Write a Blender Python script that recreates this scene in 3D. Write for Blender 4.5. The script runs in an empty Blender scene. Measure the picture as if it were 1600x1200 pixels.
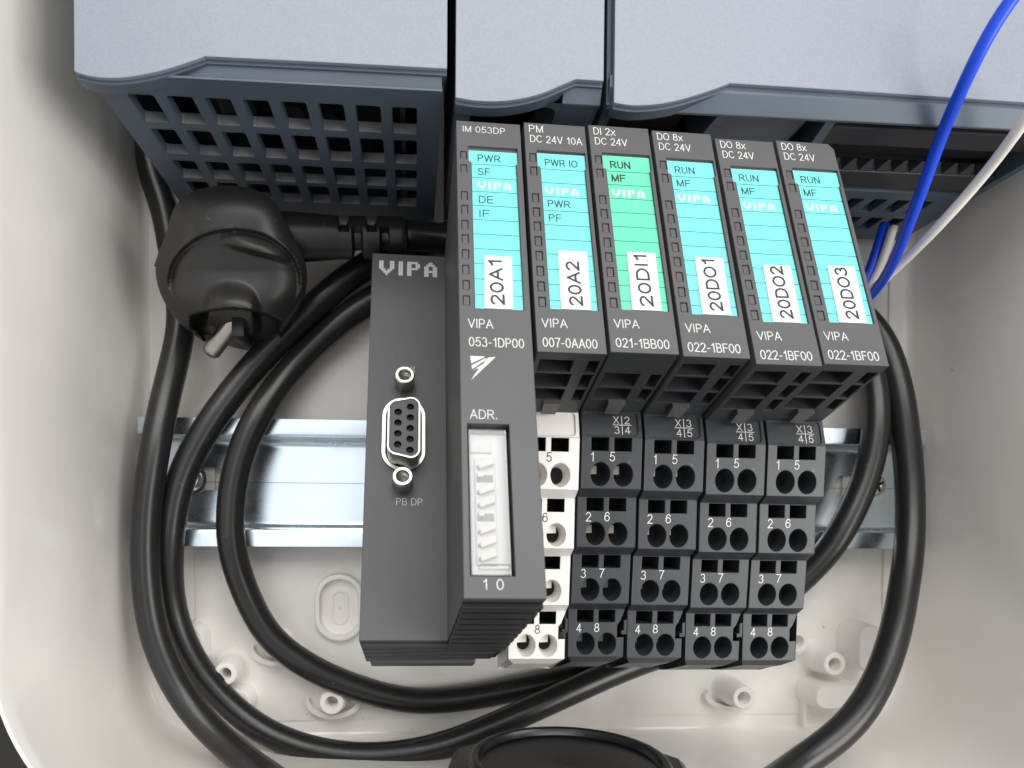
import bpy, bmesh, math, random
from mathutils import Vector, Matrix
from mathutils.geometry import tessellate_polygon
random.seed(7)
S = 0.01                      # one Blender unit = 100 mm; all numbers below are millimetres
sc = bpy.context.scene
sc.unit_settings.scale_length = 0.1

# ------------------------------------------------------------------ camera
F, CX, CY, H = 1042.2, 721.31, 838.27, 196.78       # focal length and principal point (pixels of a 1600x1200 frame), height in mm
RB = Matrix(((0.997529, 0.006224, 0.069986), (0.00452, -0.99969, 0.024478), (0.070117, -0.024101, -0.997248)))
cam = bpy.data.cameras.new('camera'); camo = bpy.data.objects.new('camera', cam)
sc.collection.objects.link(camo); sc.camera = camo
cam.sensor_width = 36; cam.lens = 36 * F / 1600
cam.shift_x = (800 - CX) / 1600; cam.shift_y = (CY - 600) / 1600
camo.matrix_world = Matrix.Translation((0, 0, H * S)) @ (RB.transposed() @ Matrix.Diagonal((1, -1, -1))).to_4x4()
cam.clip_start = 0.02; cam.clip_end = 200
cam.dof.use_dof = True; cam.dof.focus_distance = 1.42; cam.dof.aperture_fstop = 2.9

# ------------------------------------------------------------------ light
w = bpy.data.worlds.new('World'); sc.world = w; w.use_nodes = True
bg = w.node_tree.nodes['Background']; bg.inputs[0].default_value = (0.96, 0.98, 1.0, 1); bg.inputs[1].default_value = 0.54

def area(name, loc, target, size, power, col, sy=None):
    l = bpy.data.lights.new(name, 'AREA'); l.energy = power; l.size = size * S; l.color = col
    if sy: l.shape = 'RECTANGLE'; l.size_y = sy * S
    o = bpy.data.objects.new(name, l); sc.collection.objects.link(o)
    o.location = Vector(loc) * S
    o.rotation_euler = (Vector(target) * S - o.location).to_track_quat('-Z', 'Y').to_euler()
area('ceiling_light', (60, 390, 520), (35, 30, 0), 640, 300, (1.0, 0.985, 0.96), 340)
area('wall_fill_light', (420, -40, 400), (-60, 10, 20), 360, 250, (1.0, 0.985, 0.965), 360)  # added fill from the right, brightens the left wall and floor
area('overhead_light', (-150, 30, 600), (-40, 15, 0), 330, 30, (0.88, 0.95, 1.0), 240)  # added soft panel, gives the rail web its pale bluish reflection
sc.view_settings.view_transform = 'Standard'; sc.view_settings.look = 'None'; sc.view_settings.exposure = 0; sc.view_settings.gamma = 1
sc.cycles.max_bounces = 8; sc.cycles.caustics_reflective = False; sc.cycles.caustics_refractive = False

# ------------------------------------------------------------------ helpers
def ray(x, y): return RB.transposed() @ Vector(((x - CX) / F, (y - CY) / F, 1.0))
def at(x, y, Z): d = ray(x, y); return Vector((0, 0, H)) + d * ((Z - H) / d.z)          # point of the scene at height Z seen at a photo pixel
def aty(x, y, Y): d = ray(x, y); return Vector((0, 0, H)) + d * (Y / d.y)

def empty(name, label, cat, loc, group=None, mat=None):
    o = bpy.data.objects.new(name, None); sc.collection.objects.link(o)
    o.empty_display_size = 0.05
    if mat is not None:
        o.matrix_world = mat
    else:
        o.location = Vector(loc) * S
    tag(o, label, cat, group); o['loc'] = list(loc) if mat is None else [0, 0, 0]
    return o
def tag(o, label=None, cat=None, group=None, kind=None):
    if label: o['label'] = label
    if cat: o['category'] = cat
    if group: o['group'] = group
    if kind: o['kind'] = kind
def obj(name, bm, mats, parent=None, smooth=False, base=None):
    """link a bmesh (mm) as one object; under a parent the mesh is relative to the parent's thing"""
    if not isinstance(mats, (list, tuple)): mats = [mats]
    off = Vector((0, 0, 0))
    if base is not None: off = Vector(base)
    for v in bm.verts: v.co = (v.co - off) * S
    me = bpy.data.meshes.new(name); bm.to_mesh(me); bm.free()
    for m in mats: me.materials.append(m)
    if smooth:
        me.polygons.foreach_set('use_smooth', [True] * len(me.polygons))
        if smooth is not True: me.set_sharp_from_angle(angle=math.radians(smooth))
    o = bpy.data.objects.new(name, me); sc.collection.objects.link(o)
    if parent: o.parent = parent
    elif base is not None: o.location = off * S
    return o
def share(o, parent, loc=(0, 0, 0), rot=None, name=None):
    c = o.copy(); sc.collection.objects.link(c); c.parent = parent; c.location = Vector(loc) * S
    if rot: c.rotation_euler = rot
    return c
def box(bm, a, b, bev=0.0, mi=0):
    a = Vector(a); b = Vector(b)
    r = bmesh.ops.create_cube(bm, size=1, matrix=Matrix.Translation((a + b) / 2) @ Matrix.Diagonal((*(abs(x) for x in (b - a)), 1)))
    vs = r['verts']; fs = set(f for v in vs for f in v.link_faces)
    for f in fs: f.material_index = mi
    if bev:
        es = list(set(e for v in vs for e in v.link_edges))
        n = bmesh.ops.bevel(bm, geom=es, offset=bev, segments=2, affect='EDGES', profile=0.6)
        for f in n['faces']: f.material_index = mi
def prism(bm, poly, fn, d0, d1, mi=0):
    """poly: 2D points; fn(a,b,d) -> 3D; solid between d0 and d1"""
    A = [bm.verts.new(fn(a, b, d0)) for a, b in poly]; B = [bm.verts.new(fn(a, b, d1)) for a, b in poly]
    fs = []
    for P_ in (A, list(reversed(B))):
        fs.append(bm.faces.new(P_))
    n = len(poly)
    for i in range(n): fs.append(bm.faces.new((A[(i + 1) % n], A[i], B[i], B[(i + 1) % n])))
    for f in fs: f.material_index = mi
    bmesh.ops.recalc_face_normals(bm, faces=fs)
def rrect(a0, b0, a1, b1, r, n=4):
    pts = []
    for cx, cy, s in ((a1 - r, b1 - r, 0), (a0 + r, b1 - r, 1), (a0 + r, b0 + r, 2), (a1 - r, b0 + r, 3)):
        for k in range(n + 1):
            t = (s + k / n) * math.pi / 2; pts.append((cx + r * math.cos(t), cy + r * math.sin(t)))
    return pts
def ell(a, b, ra, rb=None, n=20):
    rb = rb or ra
    return [(a + ra * math.cos(2 * math.pi * k / n), b + rb * math.sin(2 * math.pi * k / n)) for k in range(n)]
def rect(a0, b0, a1, b1): return [(a0, b0), (a1, b0), (a1, b1), (a0, b1)]
def holed(bm, outer, holes, fn, mi=0):
    """flat face with holes; holes: (poly, depth, taper, wall_mi, floor_mi); fn(a,b,d) d = depth inward"""
    polys = [outer] + [h[0] for h in holes]
    flat = [p for q in polys for p in q]
    vs = [bm.verts.new(fn(a, b, 0)) for a, b in flat]
    for t in tessellate_polygon([[Vector((a, b, 0)) for a, b in q] for q in polys]):
        try:
            f = bm.faces.new([vs[i] for i in t]); f.material_index = mi
        except ValueError: pass
    k = len(outer)
    for poly, depth, taper, wm, fm in holes:
        top = vs[k:k + len(poly)]; k += len(poly)
        ca = sum(p[0] for p in poly) / len(poly); cb = sum(p[1] for p in poly) / len(poly)
        bot = [bm.verts.new(fn(ca + (a - ca) * taper, cb + (b - cb) * taper, depth)) for a, b in poly]
        for i in range(len(poly)):
            j = (i + 1) % len(poly)
            f = bm.faces.new((top[i], top[j], bot[j], bot[i])); f.material_index = wm
        if fm is not None:
            f = bm.faces.new(bot); f.material_index = fm
    return vs[:len(outer)]
def lathe(bm, prof, n=32, M=None, mi=0, cap0=False, cap1=False):
    """prof: list of (r, z); axis Z; M: matrix"""
    M = M or Matrix.Identity(4)
    rings = [[bm.verts.new(M @ Vector((r * math.cos(2 * math.pi * k / n), r * math.sin(2 * math.pi * k / n), z))) for k in range(n)] for r, z in prof]
    for A, B in zip(rings, rings[1:]):
        for i in range(n):
            f = bm.faces.new((A[i], A[(i + 1) % n], B[(i + 1) % n], B[i])); f.material_index = mi
    if cap0: bm.faces.new(list(reversed(rings[0]))).material_index = mi
    if cap1: bm.faces.new(rings[-1]).material_index = mi
def spline(pts, step=2.0):
    P = [Vector(p) for p in pts]; P = [P[0] * 2 - P[1]] + P + [P[-1] * 2 - P[-2]]
    out = []
    for i in range(1, len(P) - 2):
        p0, p1, p2, p3 = P[i - 1:i + 3]; n = max(2, int((p2 - p1).length / step))
        for k in range(n):
            t = k / n
            out.append(0.5 * ((2 * p1) + (p2 - p0) * t + (2 * p0 - 5 * p1 + 4 * p2 - p3) * t * t + (3 * p1 - p0 - 3 * p2 + p3) * t ** 3))
    out.append(P[-2]); return out
def smooth_path(p, it=6):
    for _ in range(it):
        p = [p[0]] + [(a + b * 2 + c) / 4 for a, b, c in zip(p, p[1:], p[2:])] + [p[-1]]
    return p
def tube(bm, path, r, n=16, mi=0):
    rings = []; t = (path[1] - path[0]).normalized(); up = t.orthogonal().normalized()
    for i, p in enumerate(path):
        t = (path[min(i + 1, len(path) - 1)] - path[max(i - 1, 0)]).normalized()
        up = (up - t * up.dot(t)).normalized(); s = t.cross(up)
        rr = r(i / (len(path) - 1)) if callable(r) else r
        rings.append([bm.verts.new(p + (up * math.cos(2 * math.pi * k / n) + s * math.sin(2 * math.pi * k / n)) * rr) for k in range(n)])
    for A, B in zip(rings, rings[1:]):
        for k in range(n): bm.faces.new((A[k], A[(k + 1) % n], B[(k + 1) % n], B[k])).material_index = mi
    bm.faces.new(list(reversed(rings[0]))).material_index = mi; bm.faces.new(rings[-1]).material_index = mi

# lettering: a small single-stroke alphabet drawn with a pen of given width (plain sans capitals and figures)
def arc(cx, cy, rx, ry, a0, a1, n=9):
    return [(cx + rx * math.cos(math.radians(a0 + (a1 - a0) * k / n)), cy + ry * math.sin(math.radians(a0 + (a1 - a0) * k / n))) for k in range(n + 1)]
GLY = {
 '0': (.62, [arc(.31, .5, .29, .5, 90, 450, 20)]), '1': (.44, [[(.08, .76), (.2, .82), (.33, 1)], [(.33, 1), (.33, 0)]]),
 '2': (.62, [arc(.31, .72, .27, .28, 165, -32, 10) + [(.03, 0)], [(.03, 0), (.61, 0)]]),
 '3': (.62, [arc(.29, .75, .25, .25, 155, -80, 9) + arc(.29, .27, .3, .27, 80, -155, 10)]),
 '4': (.64, [[(.46, 0), (.46, 1)], [(.46, 1), (.02, .28)], [(.02, .28), (.64, .28)]]),
 '5': (.62, [[(.57, 1), (.15, 1)], [(.15, 1), (.07, .5)] , arc(.3, .32, .29, .32, 140, -155, 11)]),
 '6': (.62, [arc(.31, .31, .29, .31, 0, 360, 16), [(.02, .33), (.04, .62), (.13, .87), (.3, 1), (.46, .97), (.57, .8)]]),
 '7': (.6, [[(.02, 1), (.6, 1)], [(.6, 1), (.4, .62), (.27, .3), (.22, 0)]]), '8': (.62, [arc(.31, .76, .24, .24, 0, 360, 14), arc(.31, .26, .29, .26, 0, 360, 16)]),
 'A': (.74, [[(0, 0), (.37, 1)], [(.37, 1), (.74, 0)], [(.13, .34), (.61, .34)]]),
 'B': (.66, [[(.05, 0), (.05, 1)], [(.05, 1), (.36, 1)] + arc(.36, .76, .23, .24, 90, -90, 8) + [(.05, .52)], [(.36, .52)] + arc(.38, .26, .27, .26, 90, -90, 8) + [(.05, 0)]]),
 'C': (.76, [arc(.4, .5, .38, .5, 42, 318, 16)]), 'D': (.74, [[(.05, 0), (.05, 1)], [(.05, 1), (.32, 1)] + arc(.34, .5, .38, .5, 88, -88, 14) + [(.05, 0)]]),
 'E': (.64, [[(.05, 0), (.05, 1)], [(.05, 1), (.63, 1)], [(.05, .52), (.59, .52)], [(.05, 0), (.65, 0)]]), 'F': (.6, [[(.05, 0), (.05, 1)], [(.05, 1), (.6, 1)], [(.05, .52), (.53, .52)]]),
 'I': (.12, [[(.06, 0), (.06, 1)]]), 'M': (.82, [[(.05, 0), (.05, 1)], [(.05, 1), (.41, 0)], [(.41, 0), (.77, 1)], [(.77, 1), (.77, 0)]]),
 'N': (.72, [[(.05, 0), (.05, 1)], [(.05, 1), (.67, 0)], [(.67, 0), (.67, 1)]]), 'O': (.8, [arc(.4, .5, .38, .5, 90, 450, 20)]),
 'P': (.66, [[(.05, 0), (.05, 1)], [(.05, 1), (.36, 1)] + arc(.37, .73, .26, .27, 88, -90, 9) + [(.05, .46)]]),
 'R': (.72, [[(.05, 0), (.05, 1)], [(.05, 1), (.38, 1)] + arc(.4, .74, .26, .26, 88, -90, 9) + [(.05, .48)], [(.38, .48), (.7, 0)]]),
 'S': (.66, [arc(.34, .74, .26, .26, 30, 250, 9) + arc(.33, .27, .3, .27, 75, -155, 9)]), 'U': (.7, [[(.05, 1), (.05, .32)] + arc(.35, .3, .3, .3, 180, 360, 10) + [(.65, 1)]]),
 'V': (.72, [[(0, 1), (.36, 0)], [(.36, 0), (.72, 1)]]), 'W': (1.0, [[(0, 1), (.25, 0)], [(.25, 0), (.5, 1)], [(.5, 1), (.75, 0)], [(.75, 0), (1, 1)]]),
 'X': (.7, [[(0, 0), (.7, 1)], [(0, 1), (.7, 0)]]), 'x': (.52, [[(0, 0), (.52, .7)], [(0, .7), (.52, 0)]]), '-': (.36, [[(.04, .4), (.32, .4)]]), '.': (.14, [[(.07, -.02), (.07, .1)]]), ' ': (.24, [])}
def text_width(s, gap=.2): return sum(GLY[c][0] for c in s) + gap * (len(s) - 1)
def text(bm, s, a, b, cap, width, fn, rot=0, mi=0, pen=.115):
    """left end of the baseline at (a,b); cap height and overall width in mm; pen = stroke width / cap height"""
    sx = (width / text_width(s)) if width else cap; hp = pen * cap / 2
    c, sn = math.cos(rot), math.sin(rot); x = 0; lay = 0
    for ch in s:
        wd, strokes = GLY[ch]
        for st in strokes:
            p = [Vector(((x + q[0]) * sx, q[1] * cap)) for q in st]
            closed = (p[0] - p[-1]).length < 1e-4
            if closed: p = p[:-1]
            k = len(p); L_, R_ = [], []
            for i, q in enumerate(p):
                t0 = (q - p[i - 1]).normalized() if (i or closed) else None
                t1 = (p[(i + 1) % k] - q).normalized() if (i < k - 1 or closed) else None
                t = ((t0 or t1) + (t1 or t0)).normalized(); nn = Vector((-t.y, t.x))
                e = Vector((0, 0)) if (t0 and t1) else t * hp * (.9 if t1 is None else -.9)
                L_.append(q + nn * hp + e); R_.append(q - nn * hp + e)
            lay = (lay + 1) % 4; z = -.045 - .004 * lay
            mk = lambda q: bm.verts.new(fn(a + q.x * c - q.y * sn, b + q.x * sn + q.y * c, z))
            L_ = [mk(q) for q in L_]; R_ = [mk(q) for q in R_]
            for i in range(k if closed else k - 1):
                j = (i + 1) % k; bm.faces.new((R_[i], R_[j], L_[j], L_[i])).material_index = mi
        x += wd + .2
def words(parent, m, fn, *items, name='printed_text', pen=.10):
    """each printed word or figure is a part of its own"""
    for s, a, b, cap, width, *r in items:
        bm = bmesh.new(); text(bm, s, a, b, cap, width, fn, r[0] if r else 0, 0, pen); obj(name, bm, m, parent)
BITS = {'V': ['11...11', '11...11', '11...11', '11...11', '.11.11.', '..111..', '...1...'],
        'I': ['11'] * 7,
        'P': ['11111.', '11..11', '11..11', '11111.', '11....', '11....', '11....'],
        'A': ['..11..', '.1111.', '11..11', '11..11', '111111', '11..11', '11..11']}
def dots(bm, word, a, b, width, height, fn, fill=0.62, mi=0):
    cols = sum(len(BITS[c][0]) for c in word) + 2 * (len(word) - 1); pa = width / cols; pb = height / 7; x = 0
    for c in word:
        for r, row in enumerate(BITS[c]):
            for k, ch in enumerate(row):
                if ch == '1':
                    q = ell(a + (x + k + .5) * pa, b + (6.5 - r) * pb, pa * fill, pb * fill, 8)
                    bm.faces.new([bm.verts.new(fn(u, v, -0.05)) for u, v in q]).material_index = mi
        x += len(BITS[c][0]) + 2

# ------------------------------------------------------------------ materials
def mat(name, col, rough=0.5, metal=0.0, spec=0.5, bump=None, var=None, bevel=0.0, specks=None, coat=0.0, rvar=0.0, aniso=None):
    """col linear; bump=(scale per mm, strength); var=(scale, amount) tone mottling; specks=(density, colour) dust and nicks"""
    m = bpy.data.materials.new(name); m.use_nodes = True; nt = m.node_tree; N = nt.nodes; L = nt.links
    p = N['Principled BSDF']; p.inputs['Roughness'].default_value = rough; p.inputs['Metallic'].default_value = metal
    p.inputs['Specular IOR Level'].default_value = spec; p.inputs['Base Color'].default_value = (*col, 1)
    if coat: p.inputs['Coat Weight'].default_value = coat; p.inputs['Coat Roughness'].default_value = 0.08
    tc = N.new('ShaderNodeTexCoord')
    def noise(scale, detail=3, mapping=None):
        n = N.new('ShaderNodeTexNoise'); n.inputs['Scale'].default_value = scale / S; n.inputs['Detail'].default_value = detail
        src = tc.outputs['Object']
        if mapping:
            mp = N.new('ShaderNodeMapping'); mp.inputs['Scale'].default_value = mapping; L.new(src, mp.inputs[0]); src = mp.outputs[0]
        L.new(src, n.inputs['Vector']); return n
    last = None
    if var:
        n = noise(var[0], 5); r = N.new('ShaderNodeMapRange'); r.inputs['From Min'].default_value = 0.3; r.inputs['From Max'].default_value = 0.7
        r.inputs['To Min'].default_value = 1 - var[1]; r.inputs['To Max'].default_value = 1 + var[1]; L.new(n.outputs['Fac'], r.inputs['Value'])
        h = N.new('ShaderNodeVectorMath'); h.operation = 'SCALE'; h.inputs[0].default_value = col; L.new(r.outputs[0], h.inputs['Scale'])
        last = h.outputs[0]
    if specks:
        n = noise(specks[2] if len(specks) > 2 else 0.9, 8); n.inputs['Roughness'].default_value = 0.75
        r = N.new('ShaderNodeMapRange'); r.inputs['From Min'].default_value = specks[0]; r.inputs['From Max'].default_value = specks[0] + 0.04
        L.new(n.outputs['Fac'], r.inputs['Value'])
        mx = N.new('ShaderNodeMix'); mx.data_type = 'RGBA'; mx.inputs['B'].default_value = (*specks[1], 1)
        if last: L.new(last, mx.inputs['A'])
        else: mx.inputs['A'].default_value = (*col, 1)
        L.new(r.outputs[0], mx.inputs['Factor']); last = mx.outputs['Result']
    if last: L.new(last, p.inputs['Base Color'])
    if rvar:
        n = noise(0.12, 4); r = N.new('ShaderNodeMapRange'); r.inputs['To Min'].default_value = max(0.02, rough - rvar); r.inputs['To Max'].default_value = rough + rvar
        L.new(n.outputs['Fac'], r.inputs['Value']); L.new(r.outputs[0], p.inputs['Roughness'])
    nrm = None
    if bevel:
        bv = N.new('ShaderNodeBevel'); bv.samples = 3; bv.inputs['Radius'].default_value = bevel * S; nrm = bv.outputs[0]
    if bump:
        n = noise(bump[0], 2, aniso); b = N.new('ShaderNodeBump'); b.inputs['Strength'].default_value = bump[1]; b.inputs['Distance'].default_value = 0.1 * S
        L.new(n.outputs['Fac'], b.inputs['Height'])
        if nrm: L.new(nrm, b.inputs['Normal'])
        nrm = b.outputs[0]
    if nrm: L.new(nrm, p.inputs['Normal'])
    return m
M_SHELL = mat('grey_enclosure_plastic', (0.84, 0.805, 0.76), 0.15, spec=0.55, bump=(0.02, 0.05), var=(0.03, 0.05), rvar=0.04, specks=(0.68, (0.5, 0.46, 0.42), 0.12))
M_FLOOR = mat('grey_floor_plastic', (0.86, 0.825, 0.775), 0.40, bump=(0.8, 0.14), var=(0.05, 0.09), specks=(0.655, (0.34, 0.31, 0.28), 0.32))
M_TABLE = mat('dark_bench', (0.03, 0.026, 0.023), 0.6, var=(0.02, 0.3))
M_ZINC = mat('zinc_plated_steel', (0.66, 0.73, 0.78), 0.26, 1.0, bump=(0.5, 0.10), var=(0.06, 0.10), rvar=0.10, specks=(0.68, (0.32, 0.34, 0.35), 0.4), aniso=(0.15, 1, 1))
M_STEEL = mat('bright_steel', (0.78, 0.77, 0.74), 0.25, 1.0, bevel=0.15)
M_NICKEL = mat('nickel', (0.55, 0.53, 0.48), 0.34, 1.0, bump=(0.8, 0.1))
M_RUBBER = mat('black_cable_sheath', (0.016, 0.0155, 0.015), 0.31, spec=0.55, bump=(0.6, 0.10), specks=(0.635, (0.13, 0.125, 0.115), 0.7), rvar=0.06)
M_PLUG = mat('black_plug_rubber', (0.018, 0.017, 0.016), 0.38, spec=0.55, bump=(0.9, 0.12), specks=(0.635, (0.13, 0.125, 0.115), 0.6), rvar=0.06)
M_GLAND = mat('black_gland_nylon', (0.005, 0.005, 0.006), 0.32, spec=0.5, bump=(0.25, 0.35))
M_SILVER = mat('silver_lilac_paint', (0.245, 0.262, 0.31), 0.42, bump=(2.2, 0.28), var=(1.8, 0.055), bevel=0.3)
M_BLUEGREY = mat('blue_grey_plastic', (0.076, 0.102, 0.132), 0.40, bump=(1.2, 0.10), bevel=0.35, var=(0.04, 0.1), specks=(0.72, (0.12, 0.14, 0.16), 0.5))
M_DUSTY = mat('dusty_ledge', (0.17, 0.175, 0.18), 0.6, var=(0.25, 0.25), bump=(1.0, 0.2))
M_INSIDE = mat('dark_interior', (0.008, 0.009, 0.011), 0.6)
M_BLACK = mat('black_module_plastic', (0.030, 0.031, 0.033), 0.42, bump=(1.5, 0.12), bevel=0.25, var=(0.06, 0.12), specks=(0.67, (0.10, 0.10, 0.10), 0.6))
M_FRONT = mat('satin_black_front', (0.082, 0.082, 0.083), 0.48, bump=(1.8, 0.14), bevel=0.25, var=(0.05, 0.08), specks=(0.66, (0.17, 0.17, 0.17), 0.45))
M_TERM = mat('charcoal_terminal_plastic', (0.031, 0.034, 0.037), 0.36, bump=(1.5, 0.12), bevel=0.3, var=(0.08, 0.12), specks=(0.655, (0.12, 0.12, 0.12), 0.6))
M_WHITE = mat('white_terminal_plastic', (0.80, 0.765, 0.715), 0.42, bump=(1.5, 0.06), bevel=0.3, var=(0.05, 0.03))
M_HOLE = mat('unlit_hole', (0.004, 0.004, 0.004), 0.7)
M_CONTACT = mat('tinned_contact', (0.20, 0.17, 0.145), 0.5, 0.3)
M_PRINT = mat('white_print', (0.66, 0.65, 0.62), 0.5)
M_PRINTW = mat('white_logo_print', (0.62, 0.90, 0.88), 0.5)
M_INK = mat('dark_ink', (0.012, 0.03, 0.03), 0.5)
M_BLACKINK = mat('black_ink', (0.03, 0.028, 0.027), 0.5)
M_CYAN = mat('cyan_label_card', (0.165, 0.70, 0.68), 0.45, bump=(0.3, 0.05), var=(0.06, 0.02))
M_GREEN = mat('green_label_card', (0.115, 0.66, 0.39), 0.45, bump=(0.3, 0.05), var=(0.06, 0.02))
M_PAPER = mat('white_sticker', (0.88, 0.875, 0.865), 0.5, bump=(0.5, 0.05))
M_LED = mat('grey_led_lens', (0.085, 0.082, 0.08), 0.35)
M_BLUE = mat('blue_wire_insulation', (0.004, 0.07, 0.72), 0.36, bump=(0.5, 0.04))
M_WIRE = mat('white_wire_insulation', (0.92, 0.87, 0.78), 0.42, bump=(1.0, 0.06))
M_SWITCH = mat('pale_switch_plastic', (0.74, 0.74, 0.72), 0.4, bevel=0.15)
M_ROCKER = mat('cream_rocker', (0.86, 0.82, 0.72), 0.4, bevel=0.2)
m = bpy.data.materials.new('clear_cover'); m.use_nodes = True; nt = m.node_tree; nt.nodes.clear()
o_ = nt.nodes.new('ShaderNodeOutputMaterial'); tr_ = nt.nodes.new('ShaderNodeBsdfTransparent'); tr_.inputs[0].default_value = (0.97, 0.975, 0.975, 1)
gl_ = nt.nodes.new('ShaderNodeBsdfGlossy'); gl_.inputs['Roughness'].default_value = 0.12; fr_ = nt.nodes.new('ShaderNodeFresnel'); fr_.inputs[0].default_value = 1.6
df_ = nt.nodes.new('ShaderNodeBsdfDiffuse'); df_.inputs[0].default_value = (0.8, 0.8, 0.8, 1)
m0_ = nt.nodes.new('ShaderNodeMixShader'); m0_.inputs[0].default_value = 0.04; nt.links.new(tr_.outputs[0], m0_.inputs[1]); nt.links.new(df_.outputs[0], m0_.inputs[2])
mx_ = nt.nodes.new('ShaderNodeMixShader'); nt.links.new(fr_.outputs[0], mx_.inputs[0]); nt.links.new(m0_.outputs[0], mx_.inputs[1]); nt.links.new(gl_.outputs[0], mx_.inputs[2]); nt.links.new(mx_.outputs[0], o_.inputs[0])
M_CLEAR = m

# ------------------------------------------------------------------ setting: bench and enclosure
bm = bmesh.new(); box(bm, (-700, -700, -30), (800, 900, -5))
tag(obj('bench_top', bm, M_TABLE), 'dark bench top under the grey enclosure', None, None, 'structure')

XL, XR, YB, YT, ZR = -77.0, 151.3, -64.0, 205.0, 68.0
enc = empty('enclosure', 'open light grey plastic enclosure holding all the devices', 'enclosure', (36.8, 70, -4))
eb = (36.8, 70, -4)
def loop(off, r, Z, dr=0.0):
    return [(a, b, Z) for a, b in rrect(XL - off, YB - off, XR + off, YT + off, r, 20)]
bm = bmesh.new()
levels = [loop(-1.6, 17.4, 0), loop(-0.8, 18.2, 0.35), loop(-0.2, 18.8, 1.2), loop(0, 19, 2.4)]
for k in range(1, 15):      # the corners open out smoothly towards the rim
    t_ = k / 14; levels.append(loop(1.2 * t_, 19 + 22.5 * t_ ** 1.7, 2.4 + (ZR - .5 - 2.4) * t_))
levels += [loop(1.3, 41.7, ZR - .15), loop(1.5, 41.9, ZR), loop(1.75, 42.1, ZR - .05), loop(2.0, 42.4, ZR - .5)]
for k in range(13, -1, -1):
    t_ = k / 14; levels.append(loop(1.2 * t_ + 1.6, 20.6 + 22.5 * t_ ** 1.7, 2.4 + (ZR - .5 - 2.4) * t_ - (6.4 if k == 0 else 0)))

rings = [[bm.verts.new(p) for p in lv] for lv in levels]
n = len(rings[0])
for A, B in zip(rings, rings[1:]):
    for i in range(n): bm.faces.new((A[i], A[(i + 1) % n], B[(i + 1) % n], B[i]))
bm.faces.new(list(reversed(rings[-1])))
bmesh.ops.recalc_face_normals(bm, faces=bm.faces[:])
obj('side_wall', bm, M_SHELL, enc, 50, base=eb)
bm = bmesh.new()
bm.faces.new([bm.verts.new((a, b, 0.02)) for a, b, _ in loop(-1.55, 17.4, 0)])
# raised middle field of the floor with its visible lower edge
box(bm, (XL + 14, YB + 5.2, 0.02), (XR - 14, YT - 8, 0.55), 0.2)
obj('floor_plate', bm, M_FLOOR, enc, 40, base=eb)
FZ = 0.55
def post(x, y, z1, r0, r1, rh, wing=0):
    bm = bmesh.new(); M = Matrix.Translation((x, y, 0))
    lathe(bm, [(r0 + 1.2, FZ), (r0 + .3, FZ + .6), (r0, FZ + 1.5), (r1, z1 - .25), (r1 - .25, z1), (rh + .2, z1), (rh, z1 - .3), (rh * .95, z1 - 11), (0.01, z1 - 11)], 28, M)
    if wing:
        # thin crescent flange hugging the lower side of the post
        out = [(x + wing * math.cos(t), y - 1.4 + (r0 + .3) * .95 * math.sin(t)) for t in [math.pi + k * math.pi / 12 for k in range(13)]]
        inn = [(a + (x - a) * .12, b + 1.3) for a, b in reversed(out)]
        pts = out + inn
        top = [bm.verts.new((a, b, FZ + 4.5 - 2.2 * abs(a - x) / wing)) for a, b in pts]; bot = [bm.verts.new((a, b, FZ)) for a, b in pts]
        k = len(pts)
        for i in range(k): bm.faces.new((top[i], top[(i + 1) % k], bot[(i + 1) % k], bot[i]))
        for i in range(12): bm.faces.new((top[i], top[i + 1], top[k - 2 - i], top[k - 1 - i]))
        bmesh.ops.recalc_face_normals(bm, faces=bm.faces[:])
    return obj('screw_post', bm, M_FLOOR, enc, 40, base=eb)
post(-52.2, -42.9, 9, 3.9, 3.2, 1.6)
post(-23.2, -51.6, 8, 4.2, 3.4, 1.75, 8)
post(95.4, -50.9, 11, 4.2, 3.4, 1.75, 8)
post(122.6, -41.3, 11, 4.2, 3.4, 1.75)
post(112.4, -35.0, 9, 4.0, 3.4, 1.75, 7)
post(-39.8, -36.2, 4.5, 4.0, 3.4, 1.75, 7)
def boss(x0, y0, x1, y1, z1, r):
    bm = bmesh.new(); R0 = rrect(x0 - .8, y0 - .8, x1 + .8, y1 + .8, r + .8, 6); R1 = rrect(x0, y0, x1, y1, r, 6); R2 = rrect(x0 + .5, y0 + .5, x1 - .5, y1 - .5, r - .5, 6)
    rg = [[bm.verts.new((a, b, z)) for a, b in q] for q, z in ((R0, FZ - .3), (R1, z1 - .5), (R2, z1))]
    for A, B in zip(rg, rg[1:]):
        for i in range(len(A)): bm.faces.new((A[i], A[(i + 1) % len(A)], B[(i + 1) % len(A)], B[i]))
    bm.faces.new(rg[-1])
    return obj('mounting_boss', bm, M_FLOOR, enc, 40, base=eb)
boss(117.6, -55.0, 133, -47.6, 10, 3.4); boss(130.5, -44, 137.5, -30, 10, 3.4)
boss(-61, -55.2, -46.0, -48.2, 6, 3.4); boss(-66, -44, -59.2, -30, 6, 3.4)
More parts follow.
